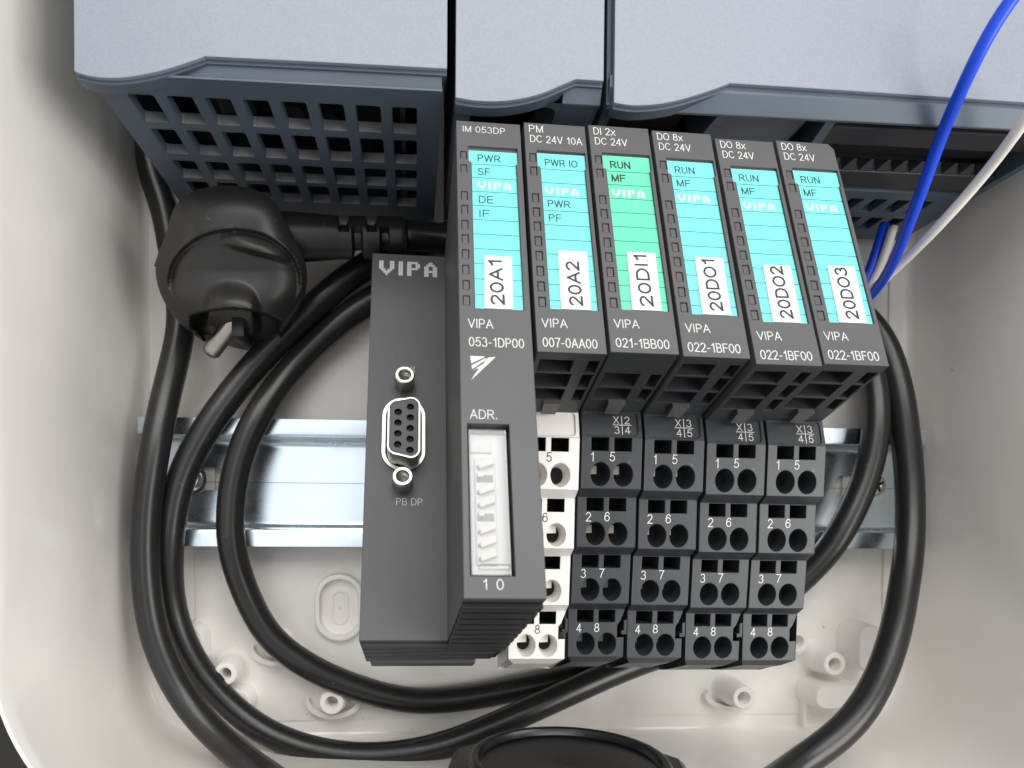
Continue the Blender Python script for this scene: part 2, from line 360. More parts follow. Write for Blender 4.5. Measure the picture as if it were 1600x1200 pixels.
# oval knock-out with raised ring and inner steps
bm = bmesh.new()
def oval(hw, hh, Z): return [bm.verts.new((-21.7 + a, -25.5 + b, Z)) for a, b in rrect(-hw, -hh, hw, hh, hw * .98, 8)]
rg = [oval(7.2, 9.9, FZ - .2), oval(6.9, 9.6, 2.0), oval(6.5, 9.2, 2.2), oval(5.7, 8.4, 2.1), oval(5.2, 7.9, .4), oval(4.6, 7.2, .1), oval(2.6, 5.2, .1), oval(2.4, 5.0, .5), oval(1.9, 4.4, .5), oval(1.8, 4.2, .15), oval(.5, .6, .15), oval(.3, .4, .6)]
for A, B in zip(rg, rg[1:]):
    for i in range(len(A)): bm.faces.new((A[i], A[(i + 1) % len(A)], B[(i + 1) % len(A)], B[i]))
bm.faces.new(rg[-1])
for v in bm.verts: v.co.z += FZ
obj('knockout', bm, M_FLOOR, enc, 40, base=eb)
bm = bmesh.new(); box(bm, (118.3, -62, 0), (119.2, -54, 3.2), .2); box(bm, (144.4, -30, 0), (145.4, 100, .9), .2)
obj('floor_rib', bm, M_FLOOR, enc, base=eb)

# ------------------------------------------------------------------ mounting rail
rl = empty('mounting_rail', 'zinc plated steel mounting rail screwed across the enclosure floor', 'rail', (37, 10, FZ)); rb = (37, 10, FZ)
X0, X1, YC = -74.9, 150.2, 10.0
def prof(t):   # half profile (y, z) outwards -> web
    return [(17.5 - t * 0, 10 - t), (13.6, 10 - t), (13.0, 9.8 - t), (12.6, 9.2 - t), (12.45, 8.3 - t), (12.3, 4.6 - t), (12.1, 3.9 - t), (11.6, 3.3 - t), (10.8, 3.0 - t), (10.2, 3.0 - t)]
bm = bmesh.new()
for sgn in (1, -1):
    up = prof(0); lo = prof(1.0)
    seq = up + list(reversed(lo))
    A = [bm.verts.new((X0, YC + sgn * y, z)) for y, z in seq]; B = [bm.verts.new((X1, YC + sgn * y, z)) for y, z in seq]
    k = len(seq)
    for i in range(k):
        bm.faces.new((A[i], A[(i + 1) % k], B[(i + 1) % k], B[i]))
    for i in range(len(up) - 1):
        for V in (A, B): bm.faces.new((V[i], V[i + 1], V[k - 2 - i], V[k - 1 - i]))
def slot(cx): return rrect(cx - 8, YC + 1.3 - 3.2, cx + 8, YC + 1.3 + 3.2, 3.15, 6)
holed(bm, rect(X0, YC - 10.2, X1, YC + 10.2), [(slot(-60.5), 1.0, 1.0, 0, None), (slot(134.6), 1.0, 1.0, 0, None)], lambda a, b, d: (a, b, 3.0 - d))
bmesh.ops.recalc_face_normals(bm, faces=bm.faces[:])
obj('rail_profile', bm, M_ZINC, rl, 35, base=rb)
bm = bmesh.new(); box(bm, (X0, YC + .35, 3.0), (X1, YC + .5, 3.03)); obj('scribed_line', bm, M_BLUEGREY, rl, base=rb)
for cx in (-66, 140):
    bm = bmesh.new(); box(bm, (cx - 12 if cx < 0 else cx - 10, YC - 8, FZ - .2), (cx + 9 if cx < 0 else cx + 7, YC + 9, 1.95), .3)
    obj('rail_pad', bm, M_FLOOR, rl, base=rb)
def screw(x, y, z, r=3.4):
    bm = bmesh.new(); M = Matrix.Translation((x, y, z))
    lathe(bm, [(r + 1.1, 0), (r + 1.1, .4), (r, .45), (r, .9), (r * .93, 1.5), (r * .7, 2.1), (r * .35, 2.4)], 28, M)
    ring = [(r * .35 * math.cos(2 * math.pi * k / 28), r * .35 * math.sin(2 * math.pi * k / 28)) for k in range(28)]
    vs = [bm.verts.new((x + a, y + b, z + 2.4)) for a, b in ring]; c = bm.verts.new((x, y, z + 1.7))
    for i in range(28): bm.faces.new((vs[i], vs[(i + 1) % 28], c))
    o = obj('screw', bm, M_STEEL, rl, 40, base=rb)
    bm = bmesh.new()
    for a in (0.4, 0.4 + math.pi / 2):
        ca, sa = math.cos(a), math.sin(a)
        prism(bm, [(-r * .6, -.35), (r * .6, -.35), (r * .6, .35), (-r * .6, .35)], lambda p, q, d: (x + p * ca - q * sa, y + p * sa + q * ca, z + 2.3 + d), -.4, .14)
    q = obj('cross_slot', bm, M_HOLE, o, base=rb)
screw(-63.2, 11.1, 3.05); screw(138.6, 11.4, 3.05)

# ------------------------------------------------------------------ devices of the upper row (wall of silver covers)
YU = 84.0; YTOP = 186.0
def cover_curve(pts, Z): return [(at(x, y, Z).x, at(x, y, Z).y) for x, y in pts]
def device(name, label, x0, x1, curve_px, xc0, xc1, lip=2.8):
    """silver front flap with its curved lower edge + stepped skirt"""
    base = ((x0 + x1) / 2, 130, 8)
    t = empty(name, label, 'controller module' if name != 'power_supply' else 'power supply', base)
    c = cover_curve(curve_px, 65.0)
    c2 = spline([(a, b, 0) for a, b in c], 1.2)
    poly = [(xc0, c2[0].y + .25)] + [(p.x, p.y) for p in c2[:]] + [(xc1, c2[-1].y + .1), (xc1, YTOP), (xc0, YTOP)]
    # remove points outside the flap width
    poly = [(min(max(a, xc0), xc1), b) for a, b in poly]
    q = [poly[0]]
    for p in poly[1:]:
        if (Vector(p) - Vector(q[-1])).length > .15: q.append(p)
    bm = bmesh.new(); prism(bm, q, lambda a, b, d: (a, b, d), 65.0 - .9, 65.0)
    obj('front_flap', bm, M_SILVER, t, 30, base=base)
    q2 = [(a, b - (.0 if b > 150 else lip * 0.25)) for a, b in q]
    bm = bmesh.new(); prism(bm, q2, lambda a, b, d: (a, b, d), 65.0 - 1.0 - lip, 65.0 - .95)
    obj('flap_edge', bm, M_BLUEGREY, t, 30, base=base)
    return t, base
# left: power supply with the vent grille underneath
px0, px1 = -62.4, 5.0
psu, pbs = device('power_supply', 'silver and blue grey power supply with a vent grille, above the black plug', px0, px1,
    [(117, 112), (140, 119), (175, 122), (210, 119), (250, 111), (290, 99), (320, 88.5), (322, 88.2), (420, 93), (560, 100), (699, 107.5)], -64.0, 5.85)
def fnb(a, b, d): return (a, YU + d, b)        # bottom faces: a = X, b = Z, d = depth upwards
cols = [(-57.3 + 7.46 * k, -57.3 + 7.46 * k + 5.15) for k in range(8)]
rows = [(49.1, 58.3), (36.9, 46.5), (26.0, 33.9), (15.6, 24.2)]
bm = bmesh.new()
hl = []
for c0, c1 in cols:
    for z0, z1 in rows: hl.append((rrect(c0, z0, c1, z1, .5, 2), 2.2, 1.0, 0, None))
holed(bm, rect(px0, 8, px1, 64.0), hl, fnb)
bmesh.ops.recalc_face_normals(bm, faces=bm.faces[:])
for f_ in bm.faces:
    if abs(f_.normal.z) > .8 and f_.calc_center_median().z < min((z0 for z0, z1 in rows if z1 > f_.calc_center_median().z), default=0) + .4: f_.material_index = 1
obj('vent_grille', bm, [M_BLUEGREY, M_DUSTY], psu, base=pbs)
bm = bmesh.new()   # hollow body: sides, back, top
for a, b in (((px0, YU + .02, 8), (px0 + 1.5, YTOP, 62.2)), ((px1 - 1.5, YU + .02, 8), (px1, YTOP, 62.2)), ((px0, YTOP - 2, 8), (px1, YTOP, 62)), ((px0 + 1.5, YU + 2.5, 8), (px1 - 1.5, YTOP - 2, 10)), ((px0 + 1.5, YU + 2.4, 60.2), (px1 - 1.5, YTOP - 2, 62.1))):
    box(bm, a, b)
box(bm, (px0, YU + .02, 60.3), (px1, YU + .5, 63.98))
obj('housing', bm, M_BLUEGREY, psu, base=pbs)
bm = bmesh.new()   # bevelled skirt below the flap on the right
za = 62.2
pts = [at(322, 89, 64.2), at(699, 108.5, 64.2)]
prism(bm, [(YU + .62, 62.9), (YU + 3.2, 63.6), (YU + 5.5, 63.6), (YU + 5.5, 60.5), (YU + .62, 60.5)], lambda b, c, d: (d, b, c), px0 + .3, px1 - .05)
obj('skirt', bm, M_BLUEGREY, psu, base=pbs)
bm = bmesh.new()   # things inside seen through the grille: board edge, capacitors
box(bm, (-50, YU + 16, 12), (0, YU + 17.5, 58)); 
for k in range(7):
    x = -52 + k * 8 + random.uniform(-1, 1); z = random.uniform(18, 50); lathe(bm, [(2.6, 0), (2.6, 9)], 12, Matrix.Translation((x, YU + 12, z)) @ Matrix.Rotation(-math.pi / 2, 4, 'X'), cap0=True, cap1=True)
box(bm, (-3.6, YU + 3, 12), (-2.4, YU + 14, 58)); box(bm, (-44, YU + 8, 40), (-36, YU + 12, 46))
obj('circuit_board', bm, M_BLACK, psu, base=pbs)

# middle: communication module with the open socket bay
cx0, cx1 = 7.7, 37.0
com, cbs = device('communication_module', 'narrow silver module between the two wider silver devices', cx0, cx1,
    [(713, 152.5), (740, 157), (775, 158.5), (810, 155), (845, 146.5), (880, 132), (899, 124), (902, 123.8), (943, 126.5)], 7.55, 36.9)
bm = bmesh.new()
holed(bm, rect(cx0, 8, cx1, 62.2), [(rrect(11.0, 22, 28.5, 60.5, 2, 3), 14, .95, 0, 1)], fnb)
bmesh.ops.recalc_face_normals(bm, faces=bm.faces[:])
for a, b in (((cx0, YU + .02, 8), (cx0 + 1.2, YTOP, 62.2)), ((cx1 - 1.2, YU + .02, 8), (cx1, YTOP, 62.2)), ((cx0, YTOP - 2, 8), (cx1, YTOP, 62)), ((cx0 + 1.2, YU + 1, 8), (cx1 - 1.2, YTOP - 2, 9))): box(bm, a, b)
obj('housing', bm, [M_BLUEGREY, M_INSIDE], com, base=cbs)
bm = bmesh.new(); prism(bm, [(YU - .05, 62.2), (YU + 3.4, 64), (YU + 4.5, 64), (YU + 4.5, 61), (YU - .05, 61)], lambda b, c, d: (d, b, c), 29.2, cx1 - .05)
obj('skirt', bm, M_BLUEGREY, com, base=cbs)

# right: programmable controller with terminal recess
kx0, kx1 = 38.2, 143.5
plc, kbs = device('programmable_controller', 'wide silver controller with dark terminal recess, at the upper right', kx0, kx1,
    [(957, 160), (985, 164.5), (1015, 164), (1050, 159), (1090, 148), (1125, 136), (1140, 130.5), (1142, 130.3), (1300, 140), (1450, 150), (1600, 160), (1640, 163)], 39.0, 144.2)
bm = bmesh.new()
vh = []
for r_, (z0, z1) in enumerate(((22.5, 29.5), (12.5, 19.5))):
    for k in range(12):
        x = 62 + 6.3 * k
        vh.append(([(x, z0), (x + 3.6, z0), (x + 3.6, z1), (x, z1)], 2, 1, 0, None))
holed(bm, rect(kx0, 6, kx1, 33), vh, fnb)
bmesh.ops.recalc_face_normals(bm, faces=bm.faces[:])
obj('vent_grille', bm, M_BLUEGREY, plc, base=kbs)
bm = bmesh.new()
for a, b in (((kx0, YU + .02, 6), (kx0 + 1.9, YTOP, 62.4)), ((kx1 - 2, YU + .02, 6), (kx1, YTOP, 62.4)), ((kx0, YTOP - 2, 6), (kx1, YTOP, 62)), ((kx0 + 1.9, YU + 3, 6), (kx1 - 2, YTOP - 2, 8)), ((kx0 + 1.9, YU + 14, 8), (kx1 - 2, YU + 16, 62))): box(bm, a, b)
box(bm, (kx0 + 1.9, YU + .02, 32), (kx1 - 2, YU + 14, 33.2))
obj('housing', bm, M_BLUEGREY, plc, base=kbs)
bm = bmesh.new(); e0 = at(1085, 165, 63.5); 
prism(bm, [(YU - .4, 61.8), (YU + 2.6, 64), (YU + 5, 64), (YU + 5, 61.2), (YU - .4, 61.2)], lambda b, c, d: (d, b, c), kx0 + .2, kx1 - .05)
obj('skirt', bm, M_BLUEGREY, plc, base=kbs)
for xa, xb in ((62.3, 61.3), (85.4, 88.6)):
    bm = bmesh.new()
    A = [(xa, YU + .1, 62.0), (xa + 2.2, YU + .1, 62.0), (xb + 2.2, YU + .1, 46), (xb, YU + .1, 46)]
    lo = [bm.verts.new(p) for p in A]; hi = [bm.verts.new((p[0], YU + 14, p[2])) for p in A]
    bm.faces.new(lo); bm.faces.new(list(reversed(hi)))
    for i in range(4): bm.faces.new((lo[i], hi[i], hi[(i + 1) % 4], lo[(i + 1) % 4]))
    bmesh.ops.recalc_face_normals(bm, faces=bm.faces[:])
    obj('rib', bm, M_BLUEGREY, plc, base=kbs)
bm = bmesh.new(); box(bm, (64.6, YU + 3.5, 34), (85.3, YU + 9, 56), .8); obj('recess_block', bm, M_BLUEGREY, plc, base=kbs)
bm = bmesh.new()
box(bm, (90.9, YU + 2.4, 48.5), (kx1 - 2.1, YU + 12, 55), .4); box(bm, (90.9, YU + .6, 33.3), (kx1 - 2.1, YU + 3, 41), .4); box(bm, (90.9, YU + 5, 41), (kx1 - 2.1, YU + 12, 48.4))
obj('terminal_strip', bm, M_BLACK, plc, base=kbs)
tooth = None
for k in range(11):
    x = 93.5 + 4.25 * k
    if tooth is None:
        bm = bmesh.new()
        v = [bm.verts.new(p) for p in ((0, 0, 41), (3.4, 0, 41), (2.3, 1.6, 43.2), (1.7, 1.6, 43.2), (0, 3, 41), (3.4, 3, 41))]
        for f in ((0, 1, 2, 3), (0, 3, 4), (1, 5, 2), (4, 3, 2, 5), (0, 4, 5, 1)): bm.faces.new([v[i] for i in f])
        bmesh.ops.recalc_face_normals(bm, faces=bm.faces[:])
        tooth = obj('clamp_tooth', bm, M_BLACK, plc); tooth.location = (Vector((x, YU + .9, 0)) - Vector(kbs)) * S
    else: share(tooth, plc, Vector((x, YU + .9, 0)) - Vector(kbs))
bm = bmesh.new()
for k in range(8): p = aty(988 + k * 6.5, 172 + k * .3, YU + 9); box(bm, (p.x - .22, YU + 8.5, p.z - 1.0), (p.x + .22, YU + 10, p.z + 1.0))
obj('contact_pins', bm, M_CONTACT, plc, base=kbs)
bm = bmesh.new(); box(bm, (41, YU + 9.2, 40), (61, YU + 13.8, 60)); obj('socket', bm, M_INSIDE, plc, base=kbs)

# ------------------------------------------------------------------ module rack (tilted forward on the rail): u right, v up, w out of the front
MR = Matrix(((0.999831, 0.003701, 0.018034), (-0.009692, 0.938672, 0.344675), (-0.015652, -0.344791, 0.938549)))
TR = Vector((7.6456, 78.0285, 65.5542))
def rackm(u, v, w, rz=0.0):
    q = TR + MR @ Vector((u, v, w))
    return Matrix.Translation(q * S) @ MR.to_4x4() @ Matrix.Rotation(rz, 4, 'Z')
PITCH = 12.9; PM0 = 13.3; WID = 12.15
def ffront(dv=0): return lambda a, b, d: (a, b, -d)

led_mesh = {}
def led_row(t, us, vs):
    for v in vs:
        if 'o' not in led_mesh:
            bm = bmesh.new(); box(bm, (-.52, -.88, -.6), (.52, .88, -.08), .12)
            led_mesh['o'] = obj('led', bm, M_LED, t); led_mesh['o'].location = Vector((us, v, 0)) * S
        else: share(led_mesh['o'], t, (us, v, 0))

def strip(t, card, u0, u1, tab0, tab1, v0, vt, v1, lines, wds, logo_v, ink=M_INK, logo_u=3.4, word_h=1.55):
    bm = bmesh.new()
    poly = [(tab0, v0), (tab0, vt), (u0, vt - .15), (u0, v1), (u1, v1), (u1, vt - .15), (tab1, vt), (tab1, v0)]
    prism(bm, poly, lambda a, b, d: (a, b, d), -.45, -.3)
    cardo = obj('label_strip', bm, card, t)
    bm = bmesh.new()
    for v in lines: box(bm, (u0 + .05, v - .055, -.3), (u1 - .05, v + .055, -.27))
    obj('printed_lines', bm, M_INK, cardo)
    words(cardo, ink, lambda a, b, d: (a, b, -.3 - d), *[(s, u, v, word_h, wd) for s, u, v, wd in wds], pen=.17 if card is M_GREEN else .12)
    bm = bmesh.new(); dots(bm, 'VIPA', logo_u, logo_v, 6.4, 1.75, lambda a, b, d: (a, b, -.3 - d), .75)
    obj('logo', bm, M_PRINTW, cardo)
def sticker(t, s, u0, v0, u1, v1, lean, length):
    bm = bmesh.new()
    prism(bm, [(u0 + lean, v0), (u1 + lean, v0), (u1, v1), (u0, v1)], lambda a, b, d: (a, b, d), -.22, -.12)
    st = obj('marker_sticker', bm, M_PAPER, t)
    words(st, M_BLACKINK, lambda a, b, d: (a, b, -.12 - d), (s, u1 - 1.5, v1 + .85, 2.15, length, math.pi / 2 + lean / 12), pen=.195)

def electronic(name, label, idx, dv, t1, t2, part, wds, stick, card, rz=0.0, plain=False):
    t = empty(name, label, 'module', None, 'electronic modules plugged on the terminal blocks', rackm(PM0 + idx * PITCH, dv, 0, rz))
    VB = -52.35; W = WID
    ledv = [-8.8, -12.15] + [-18.7 - 3.34 * k for k in range(8)]
    bm = bmesh.new()
    holes = [(rect(1.4 - .66, v - 1.05, 1.4 + .66, v + 1.05), .6, 1, 0, 1) for v in ledv]
    sp = [(2.2, -6.9), (11.75, -6.9), (11.75, -10.9), (11.45, -11.1), (11.45, -43.5), (2.75, -43.5), (2.75, -11.1), (2.2, -10.9)]
    holes.append((sp, .45, 1, 0, 0))
    last = (idx == 4)
    bev = 1.0 if last else 0
    outer = [(0, VB), (W, VB), (W, -1.4 if last else 0), (W - (1.0 if last else 0), 0), (0, 0)] if last else rect(0, VB, W, 0)
    holed(bm, outer, holes, ffront(), 0)
    # underside with ribbed pockets; its shade is put into the darker plastic colour
    pk = [] 
    for w0, w1 in ((2.2, 6.0), (6.5, 11.0), (11.6, 15.6)):
        if plain and w0 < 3: continue
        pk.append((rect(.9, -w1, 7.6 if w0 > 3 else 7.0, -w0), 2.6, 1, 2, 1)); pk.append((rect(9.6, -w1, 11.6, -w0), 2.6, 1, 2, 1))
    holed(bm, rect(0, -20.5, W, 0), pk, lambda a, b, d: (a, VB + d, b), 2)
    # sides, top, back
    def quad(*p): bm.faces.new([bm.verts.new(q) for q in p])
    quad((0, VB, 0), (0, 0, 0), (0, 0, -45), (0, VB, -45)); quad((W, -1.4 if last else 0, 0), (W, VB, 0), (W, VB, -45), (W, -1.4 if last else 0, -45))
    quad((0, 0, 0), (W - bev, 0, 0), (W - bev, 0, -45), (0, 0, -45)); quad((0, 0, -45), (W, 0, -45), (W, VB, -45), (0, VB, -45))
    if last: quad((W - 1, 0, 0), (W, -1.4, 0), (W, -1.4, -45), (W - 1, 0, -45))
    quad((0, VB, -20.5), (W, VB, -20.5), (W, VB, -45), (0, VB, -45))
    bmesh.ops.recalc_face_normals(bm, faces=bm.faces[:])
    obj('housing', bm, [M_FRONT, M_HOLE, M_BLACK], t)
    bm = bmesh.new(); prism(bm, [(4.2, -15.6), (7.6, -15.6), (7.3, -19.6), (4.5, -19.6)], lambda a, b, d: (a, VB + d, b), -.95, .4)
    obj('release_latch', bm, M_LED, t)
    strip(t, card, 2.85, 11.35, 2.3, 11.65, -7.35, -10.8, -43.35, [-11.25 - 3.35 * k for k in range(10)], wds, -18.05 + .55)
    led_row(t, 1.4, ledv)
    sticker(t, stick, 4.75, -30.6, 10.1, -43.25, .2, 9.4 if len(stick) == 4 else 11.4)
    words(t, M_PRINT, ffront(), (t1, .95, -2.35, 1.7, {'PM': 2.75, 'DI 2x': 4.3, 'DO 8x': 5.1}[t1]), (t2, 1.05, -4.95, 1.7, 10.2 if len(t2) > 6 else 6.4),
          ('VIPA', 1.1, -47.3, 1.65, 4.4), (part, 1.05, -51.3, 1.75, 9.5))
    return t
R2 = lambda *a: [(s, 3.75, -10.35 - 3.35 * r, wd) for s, r, wd in a]
electronic('power_module', 'black module with sticker 20A2 and cyan strip reading PWR IO', 0, 0.15, 'PM', 'DC 24V 10A', '007-0AA00', R2(('PWR IO', 0, 6.3), ('PWR', 3, 4.2), ('PF', 4, 2.3)), '20A2', M_CYAN)
electronic('input_module', 'black module with the only green label strip and sticker 20DI1', 1, 0.65, 'DI 2x', 'DC 24V', '021-1BB00', R2(('RUN', 0, 3.9), ('MF', 1, 2.6)), '20DI1', M_GREEN, plain=True)
electronic('output_module', 'black module with sticker 20DO1, right of the green striped module', 2, 0.35, 'DO 8x', 'DC 24V', '022-1BF00', R2(('RUN', 0, 3.9), ('MF', 1, 2.6)), '20DO1', M_CYAN)
electronic('output_module', 'black module with sticker 20DO2, second from the right end', 3, -0.65, 'DO 8x', 'DC 24V', '022-1BF00', R2(('RUN', 0, 3.9), ('MF', 1, 2.6)), '20DO2', M_CYAN, 0.004)
electronic('output_module', 'black module with sticker 20DO3, at the right end of the row', 4, -0.1, 'DO 8x', 'DC 24V', '022-1BF00', R2(('RUN', 0, 3.9), ('MF', 1, 2.6)), '20DO3', M_CYAN)

# ---- terminal blocks
TOPS = [(-52.08, -20.35), (-57.49, -20.86), (-67.16, -24.71), (-67.8, -27.57), (-77.42, -31.18), (-77.99, -34.22), (-87.52, -38.48), (-88.16, -41.01), (-97.75, -44.9)]
def tierfn(k):
    (v0, w0), (v1, w1) = TOPS[k], TOPS[k + 1]; L_ = math.hypot(v1 - v0, w1 - w0)
    dv, dw = (v1 - v0) / L_, (w1 - w0) / L_            # down the face
    nv, nw = dw, -dv                                   # outward normal (v,w): towards +w
    if nw < 0: nv, nw = -nv, -nw
    return (lambda a, b, d: (a, v0 + dv * b - nv * d, w0 + dw * b - nw * d)), L_
cont = {}
def terminal(label, idx, hm, white=False, code=None, dv=0.0):
    t = empty('terminal_block', label, 'terminal block', None, 'terminal blocks in the lower row', rackm(PM0 + idx * PITCH, dv, 0))
    W = 12.35; pr = M_BLACKINK if white else M_PRINT
    bm = bmesh.new()
    f, L0 = tierfn(0)
    holed(bm, rect(0, 0, W, L0), [(rrect(.5, .15, 11.6, L0 - .35, .8, 3), .25, 1, 0, 0)], f)
    for k in (1, 3, 5, 7):
        f, L_ = tierfn(k)
        hs = []
        for c in (3.75, 8.45):
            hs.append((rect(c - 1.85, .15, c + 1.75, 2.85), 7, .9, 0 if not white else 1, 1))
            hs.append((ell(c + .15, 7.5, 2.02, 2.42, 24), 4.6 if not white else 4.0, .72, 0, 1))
        outer = rect(0, 0, W, L_) if k < 7 else [(0, 0), (W, 0), (W - 1.0, 2.6), (W - 1.6, 3.4), (W - 1.6, 6.1), (W - .1, 6.1), (W - .1, L_), (.2, L_)]
        holed(bm, outer, hs, f)
    # undersides of the tiers
    def quad(*p): bm.faces.new([bm.verts.new(q) for q in p])
    for k in (2, 4, 6): quad((0, *TOPS[k]), (W, *TOPS[k]), (W, *TOPS[k + 1]), (0, *TOPS[k + 1]))
    # bottom lip, sides, back
    vb, wb = TOPS[8]
    quad((.2, vb, wb), (W - .1, vb, wb), (W - 1.6, vb - .6, wb - 3), (1.6, vb - .6, wb - 3)); quad((1.6, vb - .6, wb - 3), (W - 1.6, vb - .6, wb - 3), (W - 1.6, vb, -60), (1.6, vb, -60))
    side = TOPS + [(vb, -60), (-52.08, -60)]
    for u in (0, W):
        bm.faces.new([bm.verts.new((u, a, b)) for a, b in side])
    quad((0, -52.08, -60), (W, -52.08, -60), (W, vb, -60), (0, vb, -60)); quad((0, -52.08, -20.35), (W, -52.08, -20.35), (W, -52.08, -60), (0, -52.08, -60))
    bmesh.ops.recalc_face_normals(bm, faces=bm.faces[:])
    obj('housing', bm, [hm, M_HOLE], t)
    # hook over the neighbour at the foot
    bm = bmesh.new(); f7, _ = tierfn(7)
    prism(bm, [(-.7, 2.2), (-.05, 2.0), (-.05, 5.2), (-1.25, 5.2), (-1.25, 4.4), (-.7, 4.4)], lambda a, b, d: f7(a, b, d), .05, 2.2)
    if not white: obj('side_hook', bm, hm, t)
    else: bm.free()
    bm = bmesh.new(); box(bm, (1.5, -86, -74), (W - 1.5, -62, -60.1), .6)
    obj('rail_foot', bm, hm, t)
    # metal in the wire openings
    if not white and idx < 3:
        for k in (1, 3, 5, 7):
            f, _ = tierfn(k)
            for c in (3.75, 8.45):
                bm = bmesh.new(); prism(bm, [(c - 1.75, 5.9), (c - .1 if idx == 1 else c - .75, 5.7), (c - .1 if idx == 1 else c - .75, 7.4), (c - 1.8, 7.5)], lambda a, b, d: f(a, b, d), 2.0, 2.4)
                obj('spring_contact', bm, M_CONTACT if k < 5 else M_TERM, t)
    if white:
        for k in (3, 5, 7):
            f, _ = tierfn(k)
            for c in (3.75, 8.45):
                bm = bmesh.new(); prism(bm, [(c - 1.6, 5.7), (c + .6, 5.5), (c + .6, 7.2), (c - 1.7, 7.3)], lambda a, b, d: f(a, b, d), 2.2, 2.8)
                obj('spring_contact', bm, M_WHITE, t)
    for n_, k in enumerate((1, 3, 5, 7)):
        f, _ = tierfn(k); g = lambda a, b, d, f=f: f(a, -b, d)
        words(t, pr, g, (str(n_ + 1), 1.85, -4.95, 1.75, .65 if n_ == 0 else 1.0), (str(n_ + 5), 5.75, -4.85, 1.75, 1.0), name='printed_number', pen=.10)
    if code:
        f, _ = tierfn(0); g = lambda a, b, d: f(a, -b, d + .25)
        words(t, pr, g, *[(s, a, b, 1.45, 1.0) for s, a, b in (('X', 6.7, -2.45), (code[0], 8.95, -2.45), (code[1], 6.75, -4.6), (code[2], 8.95, -4.6))], name='printed_number', pen=.105)
        bm = bmesh.new()
        for q in (rect(6.4, -2.84, 10.3, -2.7), rect(8.28, -4.85, 8.43, -2.85), rect(8.28, -2.69, 8.43, -.8)): bm.faces.new([bm.verts.new(g(a, b, -.05)) for a, b in q])
        obj('printed_symbol', bm, pr, t)
    return t
terminal('white terminal block half hidden behind the tall interface module', 0, M_WHITE, True)
terminal('charcoal terminal block printed X 2 3 4, beside the white one', 1, M_TERM, False, '234', .4)
terminal('charcoal terminal block printed X 3 4 5 with metal showing in its holes', 2, M_TERM, False, '345', .15)
terminal('charcoal terminal block under the module with sticker 20DO2', 3, M_TERM, False, '345', -.4)
terminal('charcoal terminal block at the right end, under sticker 20DO3', 4, M_TERM, False, '345', -.45)

# ---- interface module: tall front unit + lower connector part on its left
im = empty('interface_module', 'tall black interface module with a nine pin socket and sticker 20A1', 'module', None, None, rackm(0, 0, 0))
VI = -95.45; IW = 12.49; T0 = -.55; WD = -35.8
ledv = [-9.2, -12.5, -18.96, -22.25, -25.7, -29.0, -32.35, -35.75, -39.05, -42.3]
bm = bmesh.new()
holes = [(rect(1.3 - .62, v - 1.0, 1.3 + .62, v + 1.0), .6, 1, 0, 1) for v in ledv]
sp = [(2.2, -6.75), (11.75, -6.75), (11.75, -10.5), (11.4, -10.7), (11.4, -43.9), (2.75, -43.9), (2.75, -10.7), (2.2, -10.5)]
holes.append((sp, .45, 1, 0, 0)); holes.append((rect(1.0, -92.0, 7.9, -66.3), 3.2, 1, 0, 1))
holed(bm, rect(0, VI, IW, T0), holes, ffront())
def quad(*p): bm.faces.new([bm.verts.new(q) for q in p])
quad((0, VI, 0), (0, T0, 0), (0, T0, -70), (0, VI, -58)); quad((IW, T0, 0), (IW, VI, 0), (IW, VI, -58), (IW, T0, -70)); quad((0, T0, 0), (IW, T0, 0), (IW, T0, -70), (0, T0, -70)); quad((0, VI, 0), (IW, VI, 0), (IW, VI + .9, -58), (0, VI + .9, -58)); quad((0, T0, -70), (IW, T0, -70), (IW, VI, -58), (0, VI, -58))
bmesh.ops.recalc_face_normals(bm, faces=bm.faces[:])
obj('housing', bm, [M_FRONT, M_HOLE], im)
# vent slats on the underside
sl = None
for k in range(9):
    w0 = -3.6 - 4.6 * k
    if sl is None:
        bm = bmesh.new(); prism(bm, [(-.9, -1.6), (0, -1.2), (.9, 1.3), (.9, 1.6), (-.9, 1.6)], lambda a, b, d: (d, VI + a - .05, -b), .15, IW - .15)
        sl = obj('vent_slat', bm, M_BLACK, im); sl.location.z = w0 * S
    else: share(sl, im, (0, 0, w0))
# connector part
bm = bmesh.new(); DT = -1.5
oblong = rrect(-14.1, -58.9, -4.6, -41.1, 4.6, 8)
holed(bm, rect(-17.5, VI, -.02, DT), [(oblong, 1.6, 1, 0, 0)], lambda a, b, d: (a, b, WD - d))
quad((-17.5, VI, WD), (-17.5, DT, WD), (-17.5, DT, -64), (-17.2, VI - .6, -60)); quad((-17.5, DT, WD), (-.02, DT, WD), (-.02, DT, -66), (-17.5, DT, -64)); quad((-17.5, VI, WD), (-.02, VI, WD), (-.02, VI - .6, -60), (-17.2, VI - .6, -60)); quad((-17.5, DT, -64), (-.02, DT, -66), (-.02, VI - .6, -60), (-17.2, VI - .6, -60))
bmesh.ops.recalc_face_normals(bm, faces=bm.faces[:])
dp = obj('connector_housing', bm, M_FRONT, im)
for k in range(4):
    bm = bmesh.new(); w0 = WD - 3.2 - 4.7 * k; box(bm, (-17.2, VI - .9, w0 - 1.3), (IW - 1.5, VI + .2, w0 + 1.3), .3); obj('vent_slat', bm, M_BLACK, dp)
bm = bmesh.new(); box(bm, (-16.3, VI - 1.2, -64), (8, VI + 12, -58.5), .5); obj('rail_foot', bm, M_FRONT, im)
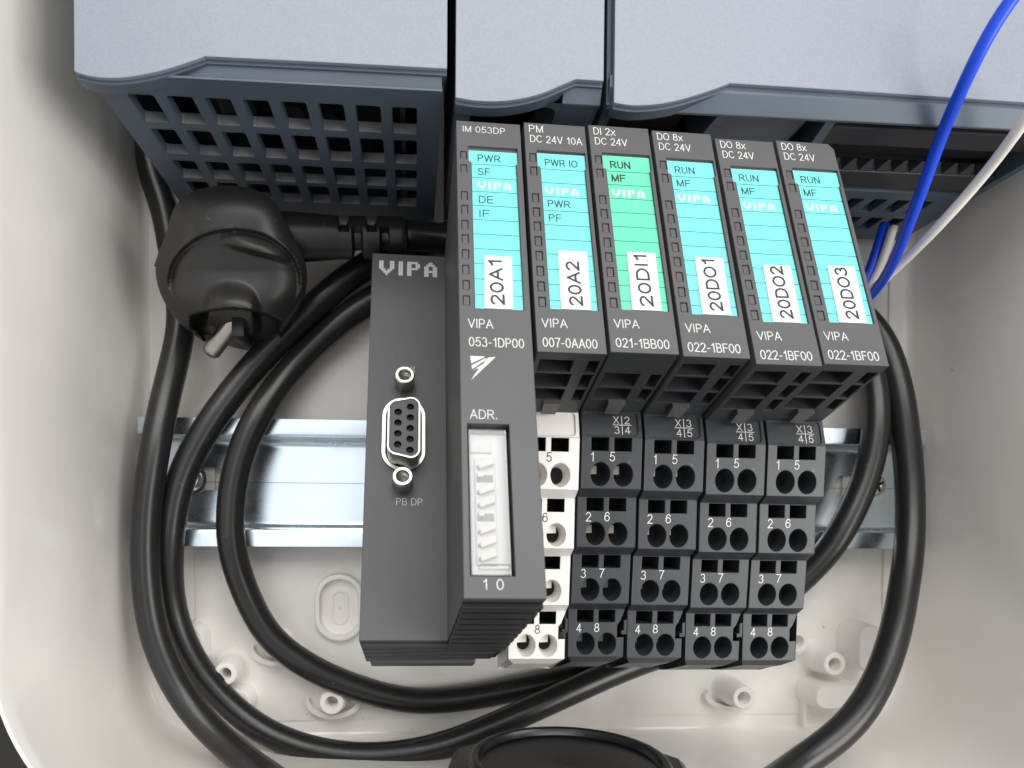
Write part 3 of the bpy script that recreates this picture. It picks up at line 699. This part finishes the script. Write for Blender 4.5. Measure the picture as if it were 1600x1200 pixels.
# nine pin socket
def ringm(bm, o, i, w1, w0):
    n_ = len(o)
    A = [bm.verts.new((a, b, w1)) for a, b in o]; B = [bm.verts.new((a, b, w1)) for a, b in i]; A0 = [bm.verts.new((a, b, w0)) for a, b in o]; B0 = [bm.verts.new((a, b, w0)) for a, b in i]
    for k in range(n_):
        j = (k + 1) % n_
        bm.faces.new((A[k], A[j], B[j], B[k])); bm.faces.new((A0[k], A0[j], A[j], A[k])); bm.faces.new((B[k], B[j], B0[j], B0[k]))
def dshape(g):
    # longer on the right (five contacts) than on the left (four)
    pts = []
    cs = [(-7.9 + 1.7 + g - 1.7, -45.9, 1.7 + g), (-10.7, -46.6, 1.7 + g), (-10.7, -55.5, 1.7 + g), (-7.9, -56.2, 1.7 + g)]
    for (a, b, r), s in zip(cs, (0, 1, 2, 3)):
        for k in range(7):
            t_ = (s + k / 6) * math.pi / 2; pts.append((a - (g if s == 0 else 0) + r * math.cos(t_), b + r * math.sin(t_)))
    return pts
bm = bmesh.new(); ringm(bm, rrect(-14.05, -58.85, -4.65, -41.15, 4.55, 8), rrect(-13.3, -58.1, -5.35, -41.85, 3.8, 8), WD + .35, WD - .6)
obj('socket_flange', bm, M_NICKEL, dp, 40)
bm = bmesh.new(); ringm(bm, dshape(.35), dshape(0), WD + 5.4, WD - 1.6); obj('socket_shell', bm, M_NICKEL, dp, 40)
SOCK = [(-10.55, -47.45 - 2.55 * k) for k in range(4)] + [(-7.95, -46.15 - 2.55 * k) for k in range(5)]
bm = bmesh.new()
holed(bm, dshape(-.02), [(ell(a, b, .78, n=14), 3, .9, 1, 1) for a, b in SOCK], lambda a, b, d: (a, b, WD + 5.2 - d))
bmesh.ops.recalc_face_normals(bm, faces=bm.faces[:])
ins = obj('socket_insert', bm, [M_FRONT, M_HOLE], dp)
for a, b in SOCK:
    bm = bmesh.new(); lathe(bm, [(.5, -3), (.5, -.35), (.28, -.3), (.28, -1.5)], 10, Matrix.Translation((a, b, WD + 5.0))); obj('contact', bm, M_BLACK, ins)
for a, b, h_ in ((-9.3, -37.6, 4.2), (-9.43, -61.95, 4.4)):
    bm = bmesh.new(); M_ = Matrix.Translation((a, b, WD)) @ Matrix.Rotation(.2, 4, 'Z')
    lathe(bm, [(2.25, 0), (2.25, h_ - .35)], 6, M_); lathe(bm, [(2.2, h_ - .36), (2.0, h_), (1.45, h_), (1.3, h_ - .25), (1.3, h_ - 1.2), (1.1, h_ - 1.3), (1.3, h_ - 1.4), (1.3, h_ - 2), (1.1, h_ - 2.1), (1.25, h_ - 2.2), (1.25, h_ - 4), (.01, h_ - 4)], 20, M_)
    lathe(bm, [(2.25, h_ - .35), (2.0, h_ - .2)], 6, M_)
    obj('jack_screw', bm, M_NICKEL, dp)
# printing
bm = bmesh.new(); fd = lambda a, b, d: (a, b, WD - d)
dots(bm, 'VIPA', -15.8, -7.7, 13.9, 4.15, fd, .62)
obj('logo', bm, M_PRINT, dp)
words(dp, M_PRINT, fd, ('X1', -8.7, -34.4, 1.5, 1.6), ('PB DP', -10.7, -66.7, 1.5, 5.5), pen=.09)
f = ffront()
words(im, M_PRINT, f, ('IM 053DP', 1.25, -3.3, 1.45, 8.2), ('VIPA', 1.55, -47.9, 1.7, 4.2), ('053-1DP00', 1.6, -51.6, 1.7, 9.4), ('ADR.', 1.55, -65.4, 1.55, 4.4), ('1', 2.9, -94.05, 1.55, .7), ('0', 5.0, -94.05, 1.55, 1.0))
bm = bmesh.new()
E_ = lambda *p: [(1.72 + x * .0272, -53.6 - y * .0318) for x, y in p]
for q in (E_((0, 0), (92, 0), (84, 8), (6, 46)), E_((7, 58), (100, 8), (98, 20), (12, 80)), E_((14, 88), (96, 34), (56, 74), (34, 78)), E_((112, 6), (160, 0), (4, 146), (22, 118), (40, 92))):
    vs = [bm.verts.new(f(a, b, -.05)) for a, b in q]
    for t3 in tessellate_polygon([[Vector((a, b, 0)) for a, b in q]]):
        try: bm.faces.new([vs[i] for i in t3])
        except ValueError: pass
obj('emblem', bm, M_PRINT, im)
strip(im, M_CYAN, 2.85, 11.3, 2.3, 11.65, -7.6, -10.55, -43.75, [-10.95 - 3.31 * k for k in range(10)],
      [('PWR', 4.05, -10.15, 4.3), ('SF', 4.0, -13.5, 2.3), ('DE', 4.05, -20.2, 2.6), ('IF', 4.05, -23.5, 1.8)], -16.95, M_INK, 3.8)
led_row(im, 1.3, ledv)
sticker(im, '20A1', 4.45, -32.4, 9.4, -43.65, .3, 9.6)
# address switch behind its clear cover
bm = bmesh.new(); box(bm, (1.5, -91.2, -3.15), (7.5, -67.0, -2.6)); box(bm, (2.3, -89.6, -2.7), (5.6, -71.5, -2.0), .15); box(bm, (1.7, -70.4, -2.7), (5.2, -69.0, -2.2), .1)
sw = obj('address_switch', bm, M_SWITCH, im)
pat = [1, 0, 1, 1, 0, 1, 1, 1]
for k, on in enumerate(pat):
    v = -72.8 - 2.22 * k
    bm = bmesh.new()
    if on: prism(bm, [(-1.35, -.95), (1.0, -.1), (1.15, .75), (.3, 1.0), (-1.5, -.15)], lambda a, b, d: (4.3 + a, v + b, d), -2.0, -1.1)
    else: prism(bm, [(-1.3, -.2), (-.4, -.2), (-.4, .75), (-1.3, .75)], lambda a, b, d: (4.0 + a, v + b, d), -2.0, -1.1)
    obj('rocker', bm, M_ROCKER, sw)
    bm = bmesh.new(); box(bm, (2.55, v - .8, -2.0), (3.1 if on else 5.2, v - .1 if on else v + .5, -1.97)); obj('rocker_slot', bm, M_BLUEGREY, sw)
bm = bmesh.new(); box(bm, (1.25, -91.7, -.75), (7.45, -67.0, -.45), .12); box(bm, (2.4, -90.9, -.45), (7.2, -90.1, .15), .15)
for u_ in (1.25, 7.2): box(bm, (u_, -91.7, -2.4), (u_ + .25, -67.0, -.76))
obj('clear_cover', bm, M_CLEAR, im)

# ------------------------------------------------------------------ power cord: plug + strain relief + coiled cable (one thing)
cord = empty('mains_lead', 'coiled black power cord with angled mains plug, lying round the modules', 'power cord', (0, 0, 0))
R_C = 3.72
def P(l): return [at(x, y, z) for x, y, z in l]
path = P([(625, 368, 22), (690, 372, 20), (760, 380, 10), (900, 380, 6), (1060, 400, 6), (1220, 440, 6), (1330, 480, 8), (1378, 530, 10), (1403, 600, 13), (1411, 650, 14.5), (1417, 700, 15), (1422, 760, 16), (1422, 850, 19), (1415, 900, 22), (1407, 950, 26), (1396, 1000, 30), (1379, 1050, 33), (1354, 1100, 37), (1312, 1150, 40), (1250, 1191, 41), (1205, 1227, 47)])
path += [Vector(q) for q in ((73, -61, 53), (58, -61, 47), (47, -61, 38.5), (32, -61, 35.5), (17, -61, 38.5), (6, -61, 48), (-6, -61, 54), (-25, -61, 55))]
path += P([(452, 1238, 43), (400, 1201, 32), (345, 1157, 25), (292, 1100, 21), (264, 1050, 20), (242, 1000, 20), (230, 930, 20), (226, 860, 20), (228, 800, 20), (237, 730, 20), (250, 660, 18), (266, 590, 14), (279, 540, 11), (285, 500, 9), (280, 450, 8), (267, 380, 7), (256, 310, 7)])
path += [Vector(q) for q in ((-73, 95, 6), (-69, 120, 6), (-40, 135, 5), (20, 138, 5), (80, 130, 5), (120, 100, 5))]
path += P([(1322, 500, 7), (1352, 550, 9), (1366, 600, 12), (1371, 650, 14.4), (1366, 700, 14.5), (1353, 750, 14.5), (1331, 800, 14.5), (1304, 850, 14.3), (1283, 875, 12), (1200, 950, 7), (1100, 1000, 5.5), (985, 1040, 9), (900, 1077, 13), (800, 1122, 16), (700, 1163, 17), (620, 1180, 16), (540, 1181, 14), (470, 1167, 12), (410, 1142, 10), (360, 1104, 9), (318, 1058, 9), (285, 1003, 9), (268, 950, 10), (263, 900, 12), (264, 850, 14.4), (276, 765, 14.5), (301, 705, 14.4), (331, 655, 14), (365, 610, 12), (405, 562, 11), (470, 498, 11), (537, 438, 11), (585, 408, 10), (660, 380, 7)])
path += P([(760, 360, 6), (900, 420, 5), (1000, 520, 5), (1020, 580, 6), (960, 600, 6), (860, 520, 6), (740, 440, 6), (660, 440, 8), (602, 456, 9), (545, 492, 9), (490, 540, 9), (440, 595, 10), (405, 645, 14.0), (378, 700, 14.5), (362, 765, 14.5), (359, 850, 14.3), (373, 900, 12), (394, 950, 10.5), (424, 1000, 9.5), (500, 1052, 8), (600, 1088, 6), (650, 1096, 5), (720, 1092, 5), (800, 1078, 5), (900, 1057, 5), (985, 1030, 5), (1080, 980, 5), (1120, 940, 5)])
bm = bmesh.new(); tube(bm, smooth_path(spline(path, 2.5), 8), R_C, 18)
obj('cable', bm, M_RUBBER, cord, True)
# plug body: dome over the photographed outline, tilted so that its top edge is nearer the camera
out_px = [(283, 312), (300, 300), (322, 293), (348, 290), (375, 291), (400, 297), (421, 308), (436, 325), (447, 347), (460, 372), (473, 396), (479, 420), (478, 445), (470, 466), (456, 490), (440, 510), (420, 526), (405, 531), (380, 530), (352, 524), (328, 517), (305, 516), (287, 507), (268, 489), (253, 464), (245, 440), (243, 418), (247, 396), (257, 372), (265, 345), (272, 325)]
cpx = (362, 412)
def zrim(y): return 38 - (y - 290) / 240 * 15
def bumpf(x, y):
    """relief on the dome, in mm"""
    h = 0.0
    sm = lambda v: (lambda q: q * q * (3 - 2 * q))(max(0.0, min(1.0, v)))
    r = math.hypot((x - 366) / 106, (y - 440) / 84)
    top = sm((480 - y) / 60)
    h -= 2.2 * top * (1 - sm((r - .93) / .07))                                           # flat inner disc below an arched shoulder
    ex, ey = x - 402, y - 379; c_, s_ = math.cos(.27), math.sin(.27); p_, q_ = (ex * c_ + ey * s_) / 58, (-ex * s_ + ey * c_) / 15
    if abs(p_) < 1: h += 2.1 * (1 - p_ * p_) * sm((q_ + 1.15) / 1.9) * (1 - sm((q_ - .75) / .75))    # long lens under the shoulder
    ex = (x - 360) / 50; e2 = max(0.0, 1 - ex * ex)
    if e2 > 0:                                                                           # rounded boss that ends in a dark step
        yt = 478 - 45 * math.sqrt(e2)
        h += 3.9 * sm((y - yt) / 52) * sm((1 - abs(ex)) / .35)
    return h + dropf(x, y)
def dropf(x, y):
    yb_ = 480 + ((x - 360) / 50) ** 2 * 8
    return -8.5 * max(0.0, min(1.0, (y - yb_) / 3)) * max(0.0, min(1.0, (72 - abs(x - 368)) / 6))
bm = bmesh.new(); nr = 64
o3 = []
ocl = smooth_path(spline([(x, y, 0) for x, y in out_px] + [(out_px[0][0], out_px[0][1], 0)], 2.2), 4)[:-1]
rings = []
for k in range(nr + 1):
    t_ = k / nr; ring = []
    for p in ocl:
        x = cpx[0] + (p.x - cpx[0]) * t_; y = cpx[1] + (p.y - cpx[1]) * t_
        dome = 9.5 * (1 - t_ ** 4) if t_ < 1 else 0
        z = zrim(y) + dome * .55 + dropf(x, y) + (bumpf(x, y) - dropf(x, y)) * (1 if t_ < .93 else (1 - t_) / .07)
        ring.append((x, y, z))
    rings.append(ring)
V = [[bm.verts.new(at(*q)) for q in ring] for ring in rings[1:]]
cen = bm.verts.new(at(cpx[0], cpx[1], zrim(cpx[1]) + 9.5 * .55 + bumpf(*cpx)))
n = len(ocl)
for i in range(n): bm.faces.new((cen, V[0][i], V[0][(i + 1) % n]))
for A, B in zip(V, V[1:]):
    for i in range(n): bm.faces.new((A[i], B[i], B[(i + 1) % n], A[(i + 1) % n]))
# rim flange going back, then the contact face
prev = V[-1]
axis = Vector((-.10, -.18, -1)).normalized()
rim = [v.co.copy() for v in prev]; cc = sum(rim, Vector()) / n
for dist, sc_ in ((1.0, 1.0), (3.5, .985), (4.0, .93), (12, .88), (13, .82)):
    ring = [bm.verts.new(cc + (q - cc) * sc_ + axis * dist) for q in rim]
    for i in range(n): bm.faces.new((prev[i], ring[i], ring[(i + 1) % n], prev[(i + 1) % n]))
    prev = ring
bm.faces.new(list(reversed(prev)))
bmesh.ops.recalc_face_normals(bm, faces=bm.faces[:])
pb = obj('plug_body', bm, M_PLUG, cord, 55)
# pin with black sleeve and the earth clip on the rim
a0, a1, a2 = at(370, 497, 21.5), at(352, 522, 19), at(330, 550, 16)
bm = bmesh.new(); tube(bm, [a0, a0.lerp(a2, .5), a2 + (a2 - a0).normalized() * -.6], 2.35, 20); tube(bm, [a2 + (a2 - a0).normalized() * -.7, a2, a2 + (a2 - a0).normalized() * .5], lambda t: 2.35 - .7 * max(0, t - .3), 20)
obj('pin', bm, M_NICKEL, cord, 40)
bm = bmesh.new(); c0 = at(373, 512, 23); box(bm, c0 + Vector((-1.5, -2.6, -8)), c0 + Vector((1.7, 2.4, 1.5)), .5)
obj('pin_guard', bm, M_PLUG, cord, 40)
bm = bmesh.new(); e = P([(263, 362, 33), (255, 385, 31.5), (244, 415, 30)])
for s0, s1 in zip(e, e[1:]):
    q = [s0 + Vector((-.5, 0, 0)), s0 + Vector((.4, .2, 0)), s1 + Vector((.4, .2, 0)), s1 + Vector((-.5, 0, 0))]
    lo = [bm.verts.new(p) for p in q]; hi = [bm.verts.new(p + Vector((0, 0, -4))) for p in q]
    bm.faces.new(lo); bm.faces.new(list(reversed(hi)))
    for i in range(4): bm.faces.new((lo[i], hi[i], hi[(i + 1) % 4], lo[(i + 1) % 4]))
bmesh.ops.recalc_face_normals(bm, faces=bm.faces[:])
obj('earth_clip', bm, M_PLUG, cord)
# strain relief sleeve with alternating cut-outs
sA, sB = at(405, 371, 25), at(634, 372, 23)
ax = (sB - sA).normalized(); upv = Vector((0, 0, 1)); upv = (upv - ax * upv.dot(ax)).normalized(); sd = ax.cross(upv)   # sd points to +Y or -Y
Lr = (sB - sA).length
cuts = [(.575, 1), (.665, -1), (.765, 1), (.85, -1)]
bm = bmesh.new(); NS, NA = 96, 48; rg = []
for i in range(NS + 1):
    s_ = i / NS; R_ = 6.5 - 1.3 * min(1, s_ / .55) - .15 * s_
    ring = []
    for k in range(NA):
        a = 2 * math.pi * k / NA; r = R_
        yy = math.sin(a) * (1 if sd.y > 0 else -1)       # +1 towards the top of the photo
        for c_, sg in cuts:
            ds = abs(s_ - c_) * Lr
            reach = (yy * sg + .12) / .2                 # runs from one side to just past the middle
            e_ = min(1, max(0, (1.25 - ds) / .35)) * min(1, max(0, reach * 2))
            r = min(r, R_ - 2.1 * e_)
        if s_ > .975: r -= .8 * (s_ - .975) / .025
        ring.append(bm.verts.new(sA + ax * (Lr * s_) + (upv * math.cos(a) + sd * math.sin(a)) * r))
    rg.append(ring)
for A, B in zip(rg, rg[1:]):
    for k in range(NA): bm.faces.new((A[k], A[(k + 1) % NA], B[(k + 1) % NA], B[k]))
bm.faces.new(list(reversed(rg[0]))); bm.faces.new(rg[-1])
bmesh.ops.recalc_face_normals(bm, faces=bm.faces[:])
obj('strain_relief', bm, M_PLUG, cord, 50)

# ------------------------------------------------------------------ loose wires
def wire(name, label, pts, r, m, group=None):
    r *= 0.88; q = smooth_path(spline(pts, 1.5), 5); b = q[-1]
    bm = bmesh.new(); tube(bm, q, r, 14)
    o = obj(name, bm, m, None, True, base=b); tag(o, label, 'wire', group); return o
wire('blue_wire', 'long bright blue wire hanging over the controller at the right', P([(1640, -70, 84), (1578, 0, 80), (1535, 72, 76), (1500, 145, 70), (1470, 215, 62), (1445, 285, 55), (1420, 350, 47), (1398, 405, 38), (1378, 440, 30), (1352, 470, 22), (1300, 500, 14)]), 1.42, M_BLUE)
wire('white_wire', 'long white wire beside the bright blue wire at the right', P([(1680, 70, 80), (1640, 130, 76), (1600, 190, 70), (1560, 245, 62), (1515, 300, 54), (1465, 355, 46), (1415, 405, 36), (1370, 447, 27), (1330, 480, 18)]), 1.32, M_WIRE)
wire('blue_wire', 'short dark blue wire end behind the module with sticker 20DO3', P([(1382, 350, 20), (1371, 385, 20), (1358, 425, 19), (1330, 470, 15)]), 1.4, M_BLUE)
wire('white_wire', 'short white wire end just behind the bright blue wire', P([(1396, 355, 22), (1385, 390, 22), (1372, 425, 20), (1345, 468, 14)]), 1.3, M_WIRE)

# ------------------------------------------------------------------ cable gland through the bottom wall
gx, gz, gr = 31.6, 63.2, 20.6
gl = empty('cable_gland', 'big round black cable gland at the bottom edge of the photo', 'cable gland', (gx, -60, gz)); gb = (gx, -60, gz)
MG = Matrix.Translation((gx, -48, gz)) @ Matrix.Rotation(-math.pi / 2, 4, 'X')      # axis: +Y
bm = bmesh.new(); lathe(bm, [(22.4, -22), (22.4, -6.6), (20.4, -6.4), (gr, -5.4), (gr, -.9), (gr - .5, -.2), (gr - 1.2, 0), (gr - 2.0, -.25), (gr - 2.2, -1.0), (gr - 2.6, -1.6), (.01, -2.2)], 72, MG)
obj('barrel', bm, M_GLAND, gl, 40, base=gb)
bm = bmesh.new(); lathe(bm, [(20.3, -8.5), (26.2, -8.5), (27.0, -7.9), (27.0, -4.0), (25.6, -2.9), (20.3, -2.9)], 8, MG @ Matrix.Rotation(.2, 4, 'Z')); obj('lock_nut', bm, M_GLAND, gl, base=gb)
